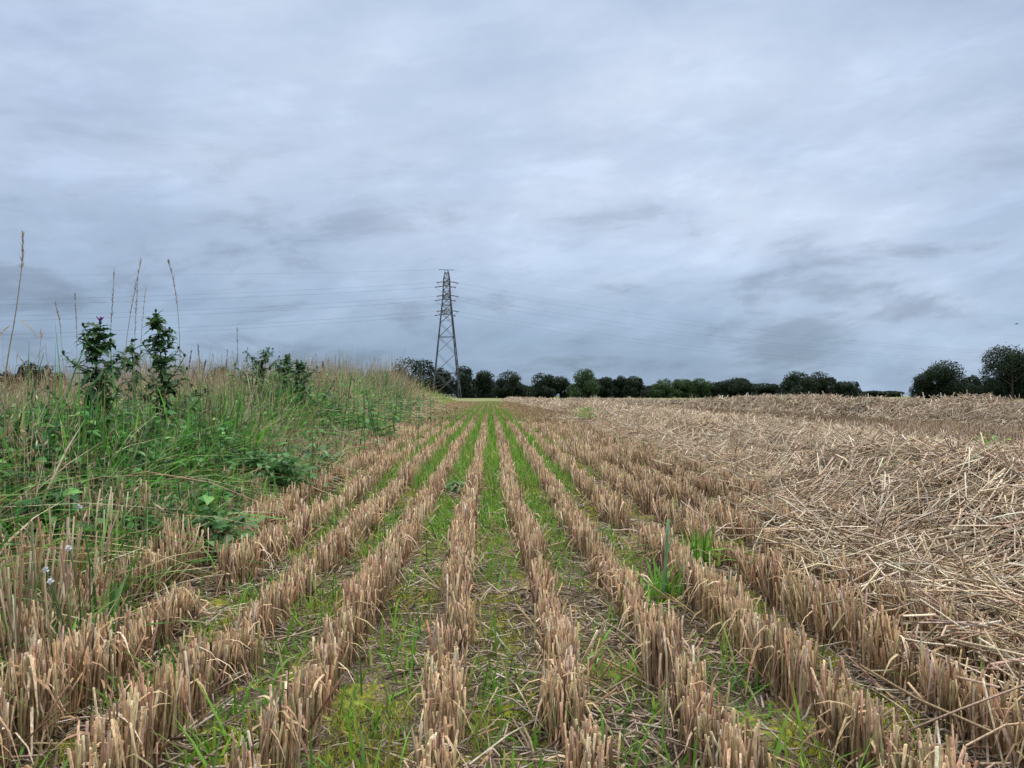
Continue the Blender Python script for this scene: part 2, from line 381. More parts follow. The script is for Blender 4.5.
# ------------------------------------------------------------------ straw swaths
SW = [(4, (.64, .475, .315)), (4, (.74, .58, .405)), (3, (.48, .335, .205)), (2, (.80, .67, .50)), (2, (.26, .175, .11)), (.6, (.46, .36, .20))]
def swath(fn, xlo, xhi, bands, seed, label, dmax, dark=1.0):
    mb = MB()
    # body of the heap
    dx = np.concatenate([np.arange(.3, 14, .07), np.arange(14, dmax, .3)])
    u = np.linspace(0, 1, 70)
    D, U = np.meshgrid(dx, u, indexing='ij')
    X = xlo(D) + (xhi(D) - xlo(D)) * U
    Z = ground(X, D) + fn(X, D) - .055
    ii = np.arange(D.size).reshape(D.shape)
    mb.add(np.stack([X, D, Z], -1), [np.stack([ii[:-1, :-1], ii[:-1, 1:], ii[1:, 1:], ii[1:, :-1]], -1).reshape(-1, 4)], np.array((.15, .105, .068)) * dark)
    for (d0, d1, n, lmin, lmax, r0, r1, k, m) in bands:
        d = R.uniform(d0, d1, n); x = xlo(d) + (xhi(d) - xlo(d)) * R.random(n)
        hgt = fn(x, d)
        keep = frustum(x, d, 0, 1.0) & (hgt > .012 + .02 * R.random(n) ** 2) & (fbm(x, d, .17, seed + 3, 2) > R.uniform(.12, .62, n)); x, d, hgt = x[keep], d[keep], hgt[keep]; n = len(x)
        ln = R.uniform(lmin, lmax, n) * np.where(R.random(n) < .35, .5, 1)
        a = R.uniform(0, 2 * PI, n) + .0
        g = .05
        sx = (fn(x + g, d) - fn(x - g, d)) / (2 * g); sy = (fn(x, d + g) - fn(x, d - g)) / (2 * g)
        el = np.arctan(np.clip(sx * np.cos(a) + sy * np.sin(a), -.7, .7)) + R.normal(.02, .26, n) + np.where(R.random(n) < .07, R.uniform(.2, .8, n), 0)
        lay = R.random(n) ** 1.6 * .06 - .02
        c = np.stack([x, d, ground(x, d) + hgt + lay], 1)
        dv = np.stack([np.cos(a) * np.cos(el), np.sin(a) * np.cos(el), np.sin(el)], 1)
        ts = np.linspace(-.5, .5, k)
        P = c[:, None] + dv[:, None] * (ln[:, None] * ts)[:, :, None]
        if k > 2:
            bow = R.normal(0, .05, (n, 3)) * ln[:, None]
            P = P + bow[:, None] * (1 - (2 * ts) ** 2)[None, :, None]
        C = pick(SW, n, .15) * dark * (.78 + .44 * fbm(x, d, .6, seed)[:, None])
        mb.tubes(P, R.uniform(r0, r1, n)[:, None] * np.ones(k), m, C)
        # flat leaf ribbons mixed in
        q = R.choice(n, n // 10); nn = len(q)
        S = norm(np.cross(dv[q], norm(R.normal(size=(nn, 3)) + np.array([0, 0, 1.5]))))
        mb.blades(P[q] + R.normal(0, .012, (nn, 1, 3)) + np.array([0, 0, .008]), R.uniform(r0, r1, nn)[:, None] * 1.25 * np.ones(k), S, pick(SW, nn, .15) * dark)
    # stray straws spilling over the stubble at the edge of the heap
    if seed == 121:
        n = 6500; d = .9 + 15 * R.random(n) ** 1.4; x = sw1_left(d) + .12 - np.abs(R.normal(0, .20, n)) * (.6 + d * .10)
        keep = frustum(x, d, 0, .6) & (fbm(x, d, .4, 127) > R.uniform(.3, .6, n)); x, d = x[keep], d[keep]; n = len(x)
        a = R.uniform(0, 2 * PI, n); el = R.normal(0, .3, n); ln = R.uniform(.08, .32, n); ts = np.linspace(-.5, .5, 3)
        c = np.stack([x, d, ground(x, d) + R.uniform(.02, .11, n)], 1); dv = np.stack([np.cos(a) * np.cos(el), np.sin(a) * np.cos(el), np.sin(el)], 1)
        mb.tubes(c[:, None] + dv[:, None] * (ln[:, None] * ts)[:, :, None] + (R.normal(0, .05, (n, 3)) * ln[:, None])[:, None] * (1 - (2 * ts) ** 2)[None, :, None], (R.uniform(.0012, .0024, n) * (1 + d * .06))[:, None] * np.ones(3), 3, pick(SW, n, .18))
    return tag(mb.build('straw_swath', M_STRAW), label, 'straw swath', 'windrows of cut straw')
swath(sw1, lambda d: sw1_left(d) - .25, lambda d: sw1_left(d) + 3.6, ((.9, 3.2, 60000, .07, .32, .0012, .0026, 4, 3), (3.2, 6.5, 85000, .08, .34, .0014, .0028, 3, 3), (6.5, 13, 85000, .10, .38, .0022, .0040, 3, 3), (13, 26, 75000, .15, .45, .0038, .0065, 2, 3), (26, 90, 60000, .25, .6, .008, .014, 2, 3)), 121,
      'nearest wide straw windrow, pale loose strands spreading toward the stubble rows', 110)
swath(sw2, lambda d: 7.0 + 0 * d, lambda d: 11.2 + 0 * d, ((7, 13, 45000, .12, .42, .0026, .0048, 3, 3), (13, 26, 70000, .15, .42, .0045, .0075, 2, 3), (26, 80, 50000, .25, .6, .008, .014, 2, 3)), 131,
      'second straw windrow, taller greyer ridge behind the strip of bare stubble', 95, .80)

# ------------------------------------------------------------------ wild verge on the left
GG = [(4, (.10, .28, .045)), (4, (.16, .37, .055)), (2, (.065, .17, .035)), (2, (.27, .43, .10)), (1, (.40, .42, .15))]
DD = [(4, (.50, .38, .23)), (3, (.60, .49, .32)), (3, (.38, .26, .15)), (1.5, (.34, .17, .08)), (1.5, (.70, .60, .43)), (1, (.30, .29, .14))]
gm, dm = MB(), MB()
for (d0, d1, ng, nd, k, rs, wide) in ((.9, 2.6, 20000, 7000, 6, 1.2, 2.2), (2.6, 6, 48000, 24000, 5, 1.3, 4.0), (6, 12, 28000, 32000, 4, 1.9, 5.5), (12, 30, 14000, 36000, 3, 3.0, 8.0), (30, 70, 12000, 7000, 3, 6.0, 8.0)):
    for kind, n in (('g', ng), ('d', nd)):
        d = R.uniform(d0, d1, n); s = R.random(n) ** 1.3 * wide - .12; x = bnd(d) - s
        tanp = fbm(x, d, .9, 141) * .6 + .45 * fbm(x, d, .3, 142) - .525 + .16 * smooth(.5, 1.2, s) * (1 - .8 * smooth(1.5, 2.6, s)) * smooth(2.5, 6, d) + .30 * smooth(9, 16, d) * (1 - smooth(27, 32, d)) - .45 * smooth(30, 38, d)
        prob = np.clip(.55 + tanp * 4.5, .05, .97); prob = prob * (1 - .45 * smooth(1.2, 2.2, s) * (1 - smooth(7, 11, d))); prob = prob if kind == 'd' else np.clip(1.08 - prob, .10, 1)
        keep = frustum(x, d, .7) & (R.random(n) < prob); x, d, s = x[keep], d[keep], s[keep]; n = len(x)
        H = verge_h(d) * (.40 + .60 * smooth(0, .5, s)) - .16 * smooth(.1, 1.2, s)
        H = np.maximum(H, .10) * (.45 + .75 * smooth(.28, .72, fbm(x, d, .7, 151))) * (1 - .42 * smooth(.8, 2.1, s) * (1 - smooth(8, 14, d)))
        if kind == 'g':
            grass(gm, x, d, H * np.clip(R.normal(.95, .28, n), .3, 1.7), R.uniform(.0018, .0058, n) * rs, k, (pick(GG, n, .26) + smooth(28, 36, d)[:, None] * np.array([.12, .04, .03])) * (.65 + .7 * fbm(x, d, .4, 152)[:, None]), .30, 0, .65)
        else:
            j = R.random(n) < np.where(s < 1.0, .78, .6)
            # leaning dead blades
            nj = int(j.sum()); grass(dm, x[j], d[j], H[j] * np.clip(R.normal(.9, .3, nj), .25, 1.5), R.uniform(.0014, .0040, nj) * rs, k, pick(DD, nj, .22), .55, 0, .9)
            # straight flowering stems with feathery heads
            xs, ds, Hs = x[~j], d[~j], H[~j]; ns = len(xs)
            hh = Hs * np.clip(R.normal(1.05, .17, ns), .5, 1.5); a = R.uniform(0, 2 * PI, ns); le = np.abs(R.normal(0, .16, ns))
            ts = np.linspace(0, 1, 4)
            P = np.empty((ns, 4, 3))
            for q, cs in ((0, np.cos(a)), (1, np.sin(a))): P[:, :, q] = (xs if q == 0 else ds)[:, None] + (cs * hh * np.sin(le))[:, None] * (ts * .6 + .6 * ts ** 2.5)
            P[:, :, 2] = ground(xs, ds)[:, None] + hh[:, None] * ts
            dm.tubes(P, R.uniform(.0007, .0013, ns)[:, None] * rs * np.array([1, .9, .8, .5]), 3, pick(DD, ns, .15), cap=False)
            q = R.random(ns) < .6; Pq = P[q]; nq = len(Pq)
            for t in range(5 if d0 < 6 else 2):
                base = Pq[:, 3] - (Pq[:, 3] - Pq[:, 2]) * R.uniform(-.15, .7, nq)[:, None]
                dv = norm(R.normal(size=(nq, 3)) * .6 + np.array([0, 0, 1.3])); ll = R.uniform(.012, .035, nq) * (1 if d0 < 6 else 1.6)
                tip = base + dv * ll[:, None]
                dm.blades(np.stack([base, (base + tip) / 2, tip], 1), R.uniform(.0008, .002, nq)[:, None] * rs * np.array([.6, 1, .2]), norm(np.cross(dv, R.normal(size=(nq, 3)))), pick(DD, nq, .15))
for i in range(9):                                        # broken clumps of tall dead stalks where the drill meets the verge
    cd = R.uniform(1.25, 2.5); cx = float(bnd(cd)) - R.uniform(-.10, .30); n = 34
    xs = cx + R.normal(0, .022, n); ds = cd + R.normal(0, .05, n); hh = R.uniform(.10, .27, n); a = R.uniform(0, 2 * PI) ; le = R.normal(.12, .14, n)
    ts = np.linspace(0, 1, 4); P = np.empty((n, 4, 3)); P[:, :, 0] = xs[:, None] + (hh * np.sin(le) * np.cos(a))[:, None] * ts; P[:, :, 1] = ds[:, None] + (hh * np.sin(le) * np.sin(a))[:, None] * ts; P[:, :, 2] = ground(xs, ds)[:, None] + hh[:, None] * ts
    dm.tubes(P, R.uniform(.0012, .0024, n)[:, None] * np.ones(4), 4, pick(DD, n, .15))
tag(gm.build('verge_grass', M_GRASS), 'long green grass of the uncut verge left of the stubble', kind='stuff')
tag(dm.build('dead_grass', M_DEAD), 'tall bleached seeding grass along the top of the verge', kind='stuff')

LF = [(3, (.03, .095, .025)), (4, (.08, .24, .05)), (3, (.13, .32, .065)), (2, (.05, .15, .035)), (1, (.20, .40, .09))]
def leaf_set(mb, base, dirv, ln, wd, C, spiky=False, sag=.35):
    """leaves growing from base along dirv; spiky ones have toothed thistle edges"""
    n = len(base); k = 8 if spiky else 5
    ts = np.linspace(0, 1, k)
    P = base[:, None] + dirv[:, None] * (ln[:, None] * ts)[:, :, None]
    P[:, :, 2] -= (sag * ln)[:, None] * ts ** 2
    prof = np.array([.25, 1, .45, .95, .40, .75, .25, .02]) if spiky else np.array([.15, .85, 1, .65, .03])
    S = norm(np.cross(dirv, np.array([0, 0, 1.0])) + R.normal(0, .25, (n, 3)))
    mb.blades(P, wd[:, None] * prof, S, C, fold=.3)
lm = MB()
def herb_stems(n, d0, d1, smax, rs, thr, seed, spot=None):
    d = R.uniform(d0, d1, n); s = R.random(n) * smax - .02; x = bnd(d) - s
    if spot:                                                   # a clump round one place
        d = spot[1] + R.normal(0, spot[2], n); x = (spot[0] - 490) / F * spot[1] + R.normal(0, spot[2], n); s = bnd(d) - x
    keep = frustum(x, d, .5) & ((fbm(x, d, .8, seed) > thr) | (spot is not None)); x, d, s = x[keep], d[keep], s[keep]; n = len(x)
    H = np.maximum(verge_h(d) * (.42 + .58 * smooth(0, .5, s)) - .16 * smooth(.1, 1.2, s), .10) * R.uniform(.6, 1.08, n) * (1 - .35 * smooth(.8, 2.1, s) * (1 - smooth(8, 14, d)))
    if spot: H = spot[3] * R.uniform(.55, 1.1, n)
    a = R.uniform(0, 2 * PI, n); le = R.normal(0, .15, n)
    top = np.stack([x + np.cos(a) * H * le, d + np.sin(a) * H * le, ground(x, d) + H], 1); bot = np.stack([x, d, ground(x, d) - .01], 1)
    lm.tubes(np.stack([bot, (bot + top) / 2, top], 1), .0016 * rs * np.ones((n, 3)), 3, pick(LF, n))
    nl = 11
    for i in range(nl):
        t = .22 + .78 * (i + R.random(n) * .6) / nl
        base = bot + (top - bot) * t[:, None]
        b2 = a + i * 2.4 + R.normal(0, .4, n); up = R.uniform(-.1, .6, n)
        dv = norm(np.stack([np.cos(b2), np.sin(b2), up], 1)); ln = R.uniform(.035, .08, n) * (1.15 - .5 * t) * (1 + .3 * (rs - 1))
        leaf_set(lm, base, dv, ln, ln * R.uniform(.2, .32, n), pick(LF, n, .2))
for sp_, n_ in (((97, 2.8, .13, .36), 70), ((172, 3.3, .16, .40), 80), ((135, 3.2, .16, .34), 70), ((200, 3.6, .2, .36), 70), ((285, 6.0, .28, .62), 110), ((240, 5.0, .3, .42), 110), ((40, 2.2, .2, .26), 90), ((330, 7.5, .4, .5), 90), ((375, 11, .5, .6), 80)):
    herb_stems(n_, 1, 2, 1, 1.3 if sp_[1] < 5 else 1.8, 0, 161, sp_)
herb_stems(2600, 1.7, 3.3, 1.1, 1.2, .45, 161); herb_stems(2200, 3, 7, 2.6, 1.5, .50, 161); herb_stems(2200, 7, 20, 3.0, 2.4, .50, 161)
tag(lm.build('verge_weeds', M_LEAF), 'leafy dark green nettles and weeds crowding the verge', kind='stuff')

# ------------------------------------------------------------------ single plants
def at(px, d):                       # lateral position that lies on picture column px at depth d
    return (px - 490) / F * d
def zat(py, d): return CAMH + (396 - py) / F * d

TH = [(4, (.060, .13, .045)), (3, (.085, .18, .058)), (2, (.04, .09, .035)), (1, (.15, .23, .09))]
def thistle(px, d, top_py, wid, label, nb=16, open_=True, sparse=1.0, heads=()):
    x = at(px, d); z = float(ground(x, d)); H = zat(top_py, d) - z
    root = empty('thistle', (x, d, z), label, 'thistle', 'thistles on the verge')
    st, lv = MB(), MB(); tips = []
    ts = np.linspace(0, 1, 6); bend = R.normal(0, .03, 2)
    main = np.stack([bend[0] * ts ** 2, bend[1] * ts ** 2, H * ts], 1)
    st.tubes(main[None], np.linspace(.006, .002, 6)[None], 5, (.06, .10, .04))
    def leaves(path, n, lmin, lmax, t0):
        t = t0 + (1 - t0) * R.random(n)
        seg = np.linspace(0, 1, len(path)); base = np.stack([np.interp(t, seg, path[:, i]) for i in range(3)], 1)
        a = R.uniform(0, 2 * PI, n); dv = norm(np.stack([np.cos(a), np.sin(a), R.uniform(.0, .9, n)], 1))
        ln = R.uniform(lmin, lmax, n) * (1.2 - .6 * t) * .92
        leaf_set(lv, base, dv, ln, ln * R.uniform(.2, .32, n), np.where((base[:, 2:] < H * .45) & (R.random((n, 1)) < .3), pick(DD, n) * .7, pick(TH, n, .25)), True, R.uniform(.1, 1.0, n))
    leaves(main, int(110 * sparse), .06, .13, .12)
    for i in range(nb):
        t = .16 + .78 * (i + R.random()) / nb; a = i * 2.4 + R.normal(0, .3)
        L_ = wid * (1.32 - 1.2 * t) * R.uniform(.4, 1.4) + .015
        b0 = np.array([np.interp(t, ts, main[:, q]) for q in range(3)])
        u = np.linspace(0, 1, 5)
        path = b0 + np.stack([np.cos(a) * L_ * u * .8, np.sin(a) * L_ * u * .8, L_ * (.35 * u + .30 * u ** 2)], 1)
        st.tubes(path[None], np.linspace(.003, .0012, 5)[None], 4, (.06, .10, .04))
        leaves(path, int(26 * sparse) + 2, .03, .075, .1); tips.append(path[-1])
    tips.append(main[-1])
    st.build('stem', M_LEAF, root); lv.build('leaves', M_LEAF, root)
    for i, p in enumerate(tips):
        hb = MB(); prof = np.array([.35, 1, 1.05, .6]); zz = np.array([0, .35, .75, 1.0]) * .016
        P = np.stack([np.full(4, p[0]), np.full(4, p[1]), p[2] + zz], 1)
        hb.tubes(P[None], (prof * .0055)[None], 7, (.05, .085, .04)); fh = hb.build('flower_bud', M_LEAF, root)
        if (i == len(tips) - 1 and 'top' in heads) or i in heads:
            pm = MB(); n = 40; a = R.uniform(0, 2 * PI, n); dv = norm(np.stack([np.cos(a) * .7, np.sin(a) * .7, np.ones(n)], 1)) * R.uniform(.012, .024, n)[:, None]
            b0 = np.repeat((p + np.array([0, 0, .013]))[None], n, 0)
            pm.blades(np.stack([b0, b0 + dv], 1), np.array([.0012, .002]) * np.ones((n, 2)), norm(np.cross(dv, R.normal(size=(n, 3)))), pick([(1, (.28, .05, .30)), (1, (.38, .10, .40))], n))
            pm.build('petals', M_PETAL, fh)
    return root
thistle(97, 3.0, 326, .23, 'bushy thistle topped by a single open purple flower', 18, heads=('top',))
thistle(172, 3.6, 314, .25, 'tallest dark thistle, cone shaped and dense, in front of the sky', 24)
thistle(139, 4.2, 342, .22, 'thin sparse grey-green thistle between two denser thistles', 10, sparse=.45)
thistle(262, 6.2, 352, .42, 'leafy thistle at the left end of the far leafy clump', 20, sparse=1.3)
thistle(284, 6.6, 356, .42, 'short thistle in the middle of the far leafy clump', 20, sparse=1.3)
thistle(305, 6.0, 362, .42, 'low thistle at the right end of the far leafy clump', 20, sparse=1.3)

# tall single grass stalks standing against the sky
def tall_stem(pts, d, label, r=.0022, head=0.0, leaf=None, tone=(.42, .33, .22)):
    xs = [at(p[0], d) for p in pts]; zs = [zat(p[1], d) for p in pts]
    x0, z0 = xs[0], float(ground(xs[0], d))
    root = empty('tall_grass_stalk', (x0, d, z0), label, 'grass stalk', 'tall grass stalks against the sky')
    P = np.stack([np.array(xs) - x0, np.zeros(len(xs)), np.array(zs) - z0], 1); P = np.concatenate([[[P[0, 0], 0, -.01]], P])
    t = np.linspace(0, 1, len(P)); tt = np.linspace(0, 1, 12); P = np.stack([np.interp(tt, t, P[:, i]) for i in range(3)], 1)
    mb = MB(); mb.tubes(P[None], np.linspace(r, r * .45, 12)[None] * .68, 5, tone); mb.build('stem', M_DEAD, root)
    if head:
        hb = MB(); n = 90; u = 1 - head * R.random(n); b0 = np.stack([np.interp(u, tt, P[:, i]) for i in range(3)], 1)
        dv = norm(R.normal(size=(n, 3)) * .25 + np.array([0, 0, 1.2])) * R.uniform(.008, .022, n)[:, None]
        hb.blades(np.stack([b0, b0 + dv * .5, b0 + dv], 1), R.uniform(.0006, .0011, n)[:, None] * np.array([.7, 1, .2]), norm(np.cross(dv, R.normal(size=(n, 3)))), np.array(tone) * R.uniform(.7, 1.2, (n, 1)))
        hb.build('seed_head', M_DEAD, root)
    if leaf:
        lb = MB(); LP = np.stack([[at(p[0], d) - x0 for p in leaf], R.normal(0, .004, len(leaf)), [zat(p[1], d) - z0 for p in leaf]], 1)
        lb.blades(LP[None], np.interp(np.linspace(0, 1, len(leaf)), [0, .4, 1], [.0022, .0028, .0006])[None], np.array([[.3, 1, .2]]), np.array([tone]) * .8); lb.build('leaf', M_DEAD, root)
tall_stem([(14, 380), (18, 350), (23, 322), (27, 290), (30, 262), (30, 238)], 2.1, 'tallest bleached grass stalk with one drooping leaf at the picture edge', .0030, .22, [(23, 322), (29, 322), (36, 327), (41, 333), (44, 340)])
tall_stem([(130, 370), (131, 345), (135, 315), (140, 290), (145, 262)], 3.0, 'slender grass stalk leaning right, rising above the sparse thistle', .0024, .4)
tall_stem([(116, 380), (116, 330), (118, 300), (119, 270)], 3.2, 'upright grass stalk just right of the purple flowered thistle', .0020, .5, tone=(.30, .25, .19))
tall_stem([(139, 360), (140, 320), (142, 285)], 3.4, 'short thin grass stalk beside the slender leaning stalk', .0017, .5, tone=(.32, .27, .2))
tall_stem([(144, 370), (147, 320), (150, 288)], 3.3, 'pale grass stalk left of the tallest dark thistle', .0017, .6, tone=(.5, .44, .33))
tall_stem([(184, 370), (183, 330), (180, 300), (176, 278), (171, 262)], 3.2, 'grass stalk curving left above the tallest dark thistle', .0022, .45, tone=(.33, .26, .18))
tall_stem([(84, 380), (83, 330), (81, 296)], 3.4, 'faint thin grass stalk left of the purple flowered thistle', .0015, .4)
tall_stem([(72, 385), (67, 325), (62, 305)], 3.4, 'faint grass stalk leaning left, far left of the purple flowered thistle', .0015, .4)
for j, (px, d, t, ang) in enumerate(((193, 3.8, 352, 1), (203, 4.0, 345, -1), (207, 4.1, 362, 1), (229, 4.6, 352, .6), (240, 5.0, 330, -.3))):
    tall_stem([(px - 4 * ang, 400), (px - 1 * ang, 375), (px + 2 * ang, t)], d, ('dark twiggy stalk just right of the tallest dark thistle', 'forked dry stalk second right of the tallest dark thistle', 'low dry stalk third right of the tallest dark thistle', 'dry stalk above the small dark round tree', 'thin seeding stalk between dark round tree and leafy clump')[j], .0020, .25,
              None if j > 2 else [(px, 385), (px + 5 * ang, 372), (px + 9 * ang, 360)], (.20, .16, .12))

def tuft(px, d, n, ln, w, label, name='grass_tuft', cat='grass tuft', pal=YG, spread=.02, lean=.45, stem=None, group='green tufts in the stubble'):
    x = at(px, d); z = float(ground(x, d))
    root = empty(name, (x, d, z), label, cat, group)
    mb = MB(); xs = x + R.normal(0, spread, n); ds = d + R.normal(0, spread, n)
    grass(mb, xs, ds, R.uniform(.45, 1.05, n) * ln, R.uniform(.6, 1.1, n) * w, 5, pick(pal, n, .15), lean, 0, .6)
    for V in mb.v: V -= np.array([x, d, z])
    mb.build('blades', M_GRASS, root)
    if stem:
        sb = MB(); t = np.linspace(0, 1, 7); sb.tubes(np.stack([stem[0] * t ** 1.3, 0 * t, -.01 + stem[1] * t], 1)[None], np.linspace(.0055, .0030, 7)[None], 7, (.24, .42, .20)); sb.build('stem', M_LEAF, root)
        lb = MB(); leaf_set(lb, np.array([[stem[0] * .3, 0, stem[1] * .5]]), norm(np.array([[.35, .1, 1.0]])), np.array([.07]), np.array([.004]), np.array([[.22, .40, .16]]), sag=0); lb.build('leaf', M_LEAF, root)
    return root
tuft(664, 1.82, 46, .15, .0042, 'grass tuft with one thick blue-green shoot standing tall', stem=(.012, .215))
tuft(697, 2.15, 110, .17, .0042, 'bright green bushy grass tuft in the stubble right of the tall shoot', spread=.028)
tuft(640, 1.6, 50, .11, .0035, 'low lime green grass tuft at the foot of the tall shoot', spread=.03, lean=.7)
tuft(492, 1.22, 9, .17, .0020, 'few upright thin green blades near the front in the centre strip', spread=.02, lean=.15)
tuft(535, 3.3, 30, .11, .003, 'darker green tuft beside the first row right of centre', spread=.03)
def weed(px, d, py, n, ln, label, zoff=0.0, pal=LF):
    x = at(px, d); z = float(ground(x, d)) + zoff
    root = empty('broadleaf_weed', (x, d, z), label, 'weed', 'broad leaved weeds in the field')
    mb = MB(); n = n * 4; a = R.uniform(0, 2 * PI, n); dv = norm(np.stack([np.cos(a), np.sin(a), R.uniform(.1, 1.6, n)], 1)); l = min(ln, .15) * R.uniform(.25, .6, n)
    leaf_set(mb, np.stack([R.normal(0, ln * .28, n), R.normal(0, ln * .28, n), R.uniform(0, ln * .45, n)], 1), dv, l, l * R.uniform(.12, .22, n), pick(pal, n, .15), sag=.5)
    mb.build('leaves', M_LEAF, root)
BG = [(2, (.10, .23, .07)), (1, (.15, .29, .09)), (1, (.07, .16, .05))]
weed(459, 3.9, 0, 22, .12, 'blue-green leafy weed in the strip left of the centre row', pal=BG)
weed(452, 3.1, 0, 14, .07, 'small leafy seedling nearer than the blue-green weed', pal=BG)
weed(586, 13.0, 0, 50, .42, 'green weed patch where stubble meets the far straw', .10, pal=YG)
weed(1000, 4.4, 0, 7, .13, 'green weed poking out of straw at the right edge', .20, pal=YG)
weed(907, 2.9, 0, 2, .10, 'lone green leaf sprig lying in the near straw', .20, pal=BG)
weed(212, 2.3, 0, 50, .22, 'feathery green weed at the verge edge above the stubble', .03, pal=BG)
weed(262, 3.5, 0, 190, .36, 'large bright leafy weed clump bulging from the verge foot', .06, pal=BG)
weed(300, 4.3, 0, 130, .34, 'smaller leafy weed clump right of the large bright one', .05, pal=BG)


def flower(px, d, py, label):
    x = at(px, d); z = zat(py, d); z0 = float(ground(x, d))
    root = empty('white_flower', (x, d, z0), label, 'wild flower', 'white flowers in the verge')
    sb = MB(); t = np.linspace(0, 1, 4); sb.tubes(np.stack([.02 * np.sin(t * 3), .02 * (1 - t), (z - z0) * t], 1)[None], np.full((1, 4), .0012), 4, (.08, .16, .05)); sb.build('stem', M_LEAF, root)
    pb = MB(); n = 6; a = np.arange(n) * 2 * PI / n + R.random(); c = np.repeat(np.array([[.02 * math.sin(3), 0, z - z0]]), n, 0)
    dv = norm(np.stack([np.cos(a), -.5 + 0 * a, np.sin(a) + .3], 1)); ln = np.full(n, .0065)
    leaf_set(pb, c, dv, ln, ln * .55, np.full((n, 3), .78), sag=0); pb.build('petals', M_PETAL, root)
flower(86, 1.40, 505, 'white flower beside the broad green leaf in the verge'); flower(76, 1.32, 545, 'white flower just below the broad green leaf')
flower(54, 1.28, 566, 'white flower low among the verge grass, leftmost of the white ones'); flower(59, 1.24, 577, 'white flower lowest among the green verge blades')

# ------------------------------------------------------------------ trees
TL = [(4, (.020, .036, .018)), (3, (.028, .047, .021)), (2, (.016, .027, .015))]
TLL = [(4, (.055, .095, .035)), (3, (.075, .12, .04)), (2, (.04, .07, .028))]
def tree(px, hw, top, d, label, pal=TL, base_py=400, conifer=False, name='tree', cat='tree'):
    x = at(px, d); H = zat(top, d); wid = hw * (1.0 if conifer else 1.15) / F * d
    root = empty(name, (x, d, 0), label, cat, 'trees along the field edge')
    tk = MB(); t = np.linspace(0, 1, 5)
    tk.tubes(np.stack([.15 * np.sin(t * 2), 0 * t, -.3 + t * H * .7], 1)[None], np.linspace(max(.12, H * .03), .05, 5)[None], 7, (.07, .055, .04))
    for i in range(6):
        a = i * 2.2 + R.random(); z0 = H * R.uniform(.2, .55)
        tk.tubes(np.stack([np.cos(a) * wid * .6 * t, np.sin(a) * wid * .6 * t, z0 + H * .28 * t], 1)[None], np.linspace(.08, .03, 5)[None], 5, (.07, .055, .04))
    tk.build('trunk', M_BARK, root)
    cr = MB()
    if conifer:
        n = 500; t = R.random(n) ** .6; a = R.uniform(0, 2 * PI, n); r = wid * (1 - t * .97) * R.uniform(.5, 1, n)
        pts = np.stack([np.cos(a) * r, np.sin(a) * r, .1 + t * (H - .1)], 1); out = norm(np.stack([np.cos(a), np.sin(a), -.3 + 0 * a], 1))
    else:
        nl = int(R.integers(15, 21)); P_, O_ = [], []
        for i in range(nl):
            if i == 0: c = np.array([R.normal(0, .1) * wid, 0, H * .70]); rr = np.array([wid * .58, wid * .58, H * .30])
            else:
                a = R.uniform(0, 2 * PI); rad = wid * R.uniform(.3, .76); zc = H * R.uniform(.04, .80) ** 1.15
                lim = math.sqrt(max(.08, 1 - (max(0, zc / H - .38) / .62) ** 2))
                c = np.array([np.cos(a) * rad * lim, np.sin(a) * rad * lim, zc]); q = R.uniform(.20, .46)
                rr = np.array([wid * q, wid * q, H * q * .55])
            n = int(560 * (1.5 if i == 0 else 1) * min(2.6, max(.8, (hw / 16) ** 1.4))); v = norm(R.normal(size=(n, 3))); f = R.uniform(.55, 1.12, n) ** .7
            P_.append(c + v * rr * f[:, None] * (1 + .18 * (R.random((n, 1)) - .5))); O_.append(v)
        pts = np.concatenate(P_); out = np.concatenate(O_)
        pts[:, 2] = np.clip(pts[:, 2], .05, None)
    n = len(pts); sz = R.uniform(.07, .20, n) * (d / 180) * 1.2
    t1 = norm(np.cross(out + R.normal(0, .6, (n, 3)), R.normal(size=(n, 3))))
    nn = norm(out + R.normal(0, .55, (n, 3))); S = norm(np.cross(nn, t1))
    P = np.stack([pts - t1 * sz[:, None], pts + nn * sz[:, None] * .25, pts + t1 * sz[:, None]], 1)
    cr.blades(P, sz[:, None] * np.array([.25, .75, .12]), S, pick(pal, n, .13) * (.75 + .5 * fbm(pts[:, 0] * 3 + 50, pts[:, 2] * 3 + pts[:, 1], 2.2, 7)[:, None]))
    cr.build('crown', M_TREE, root)
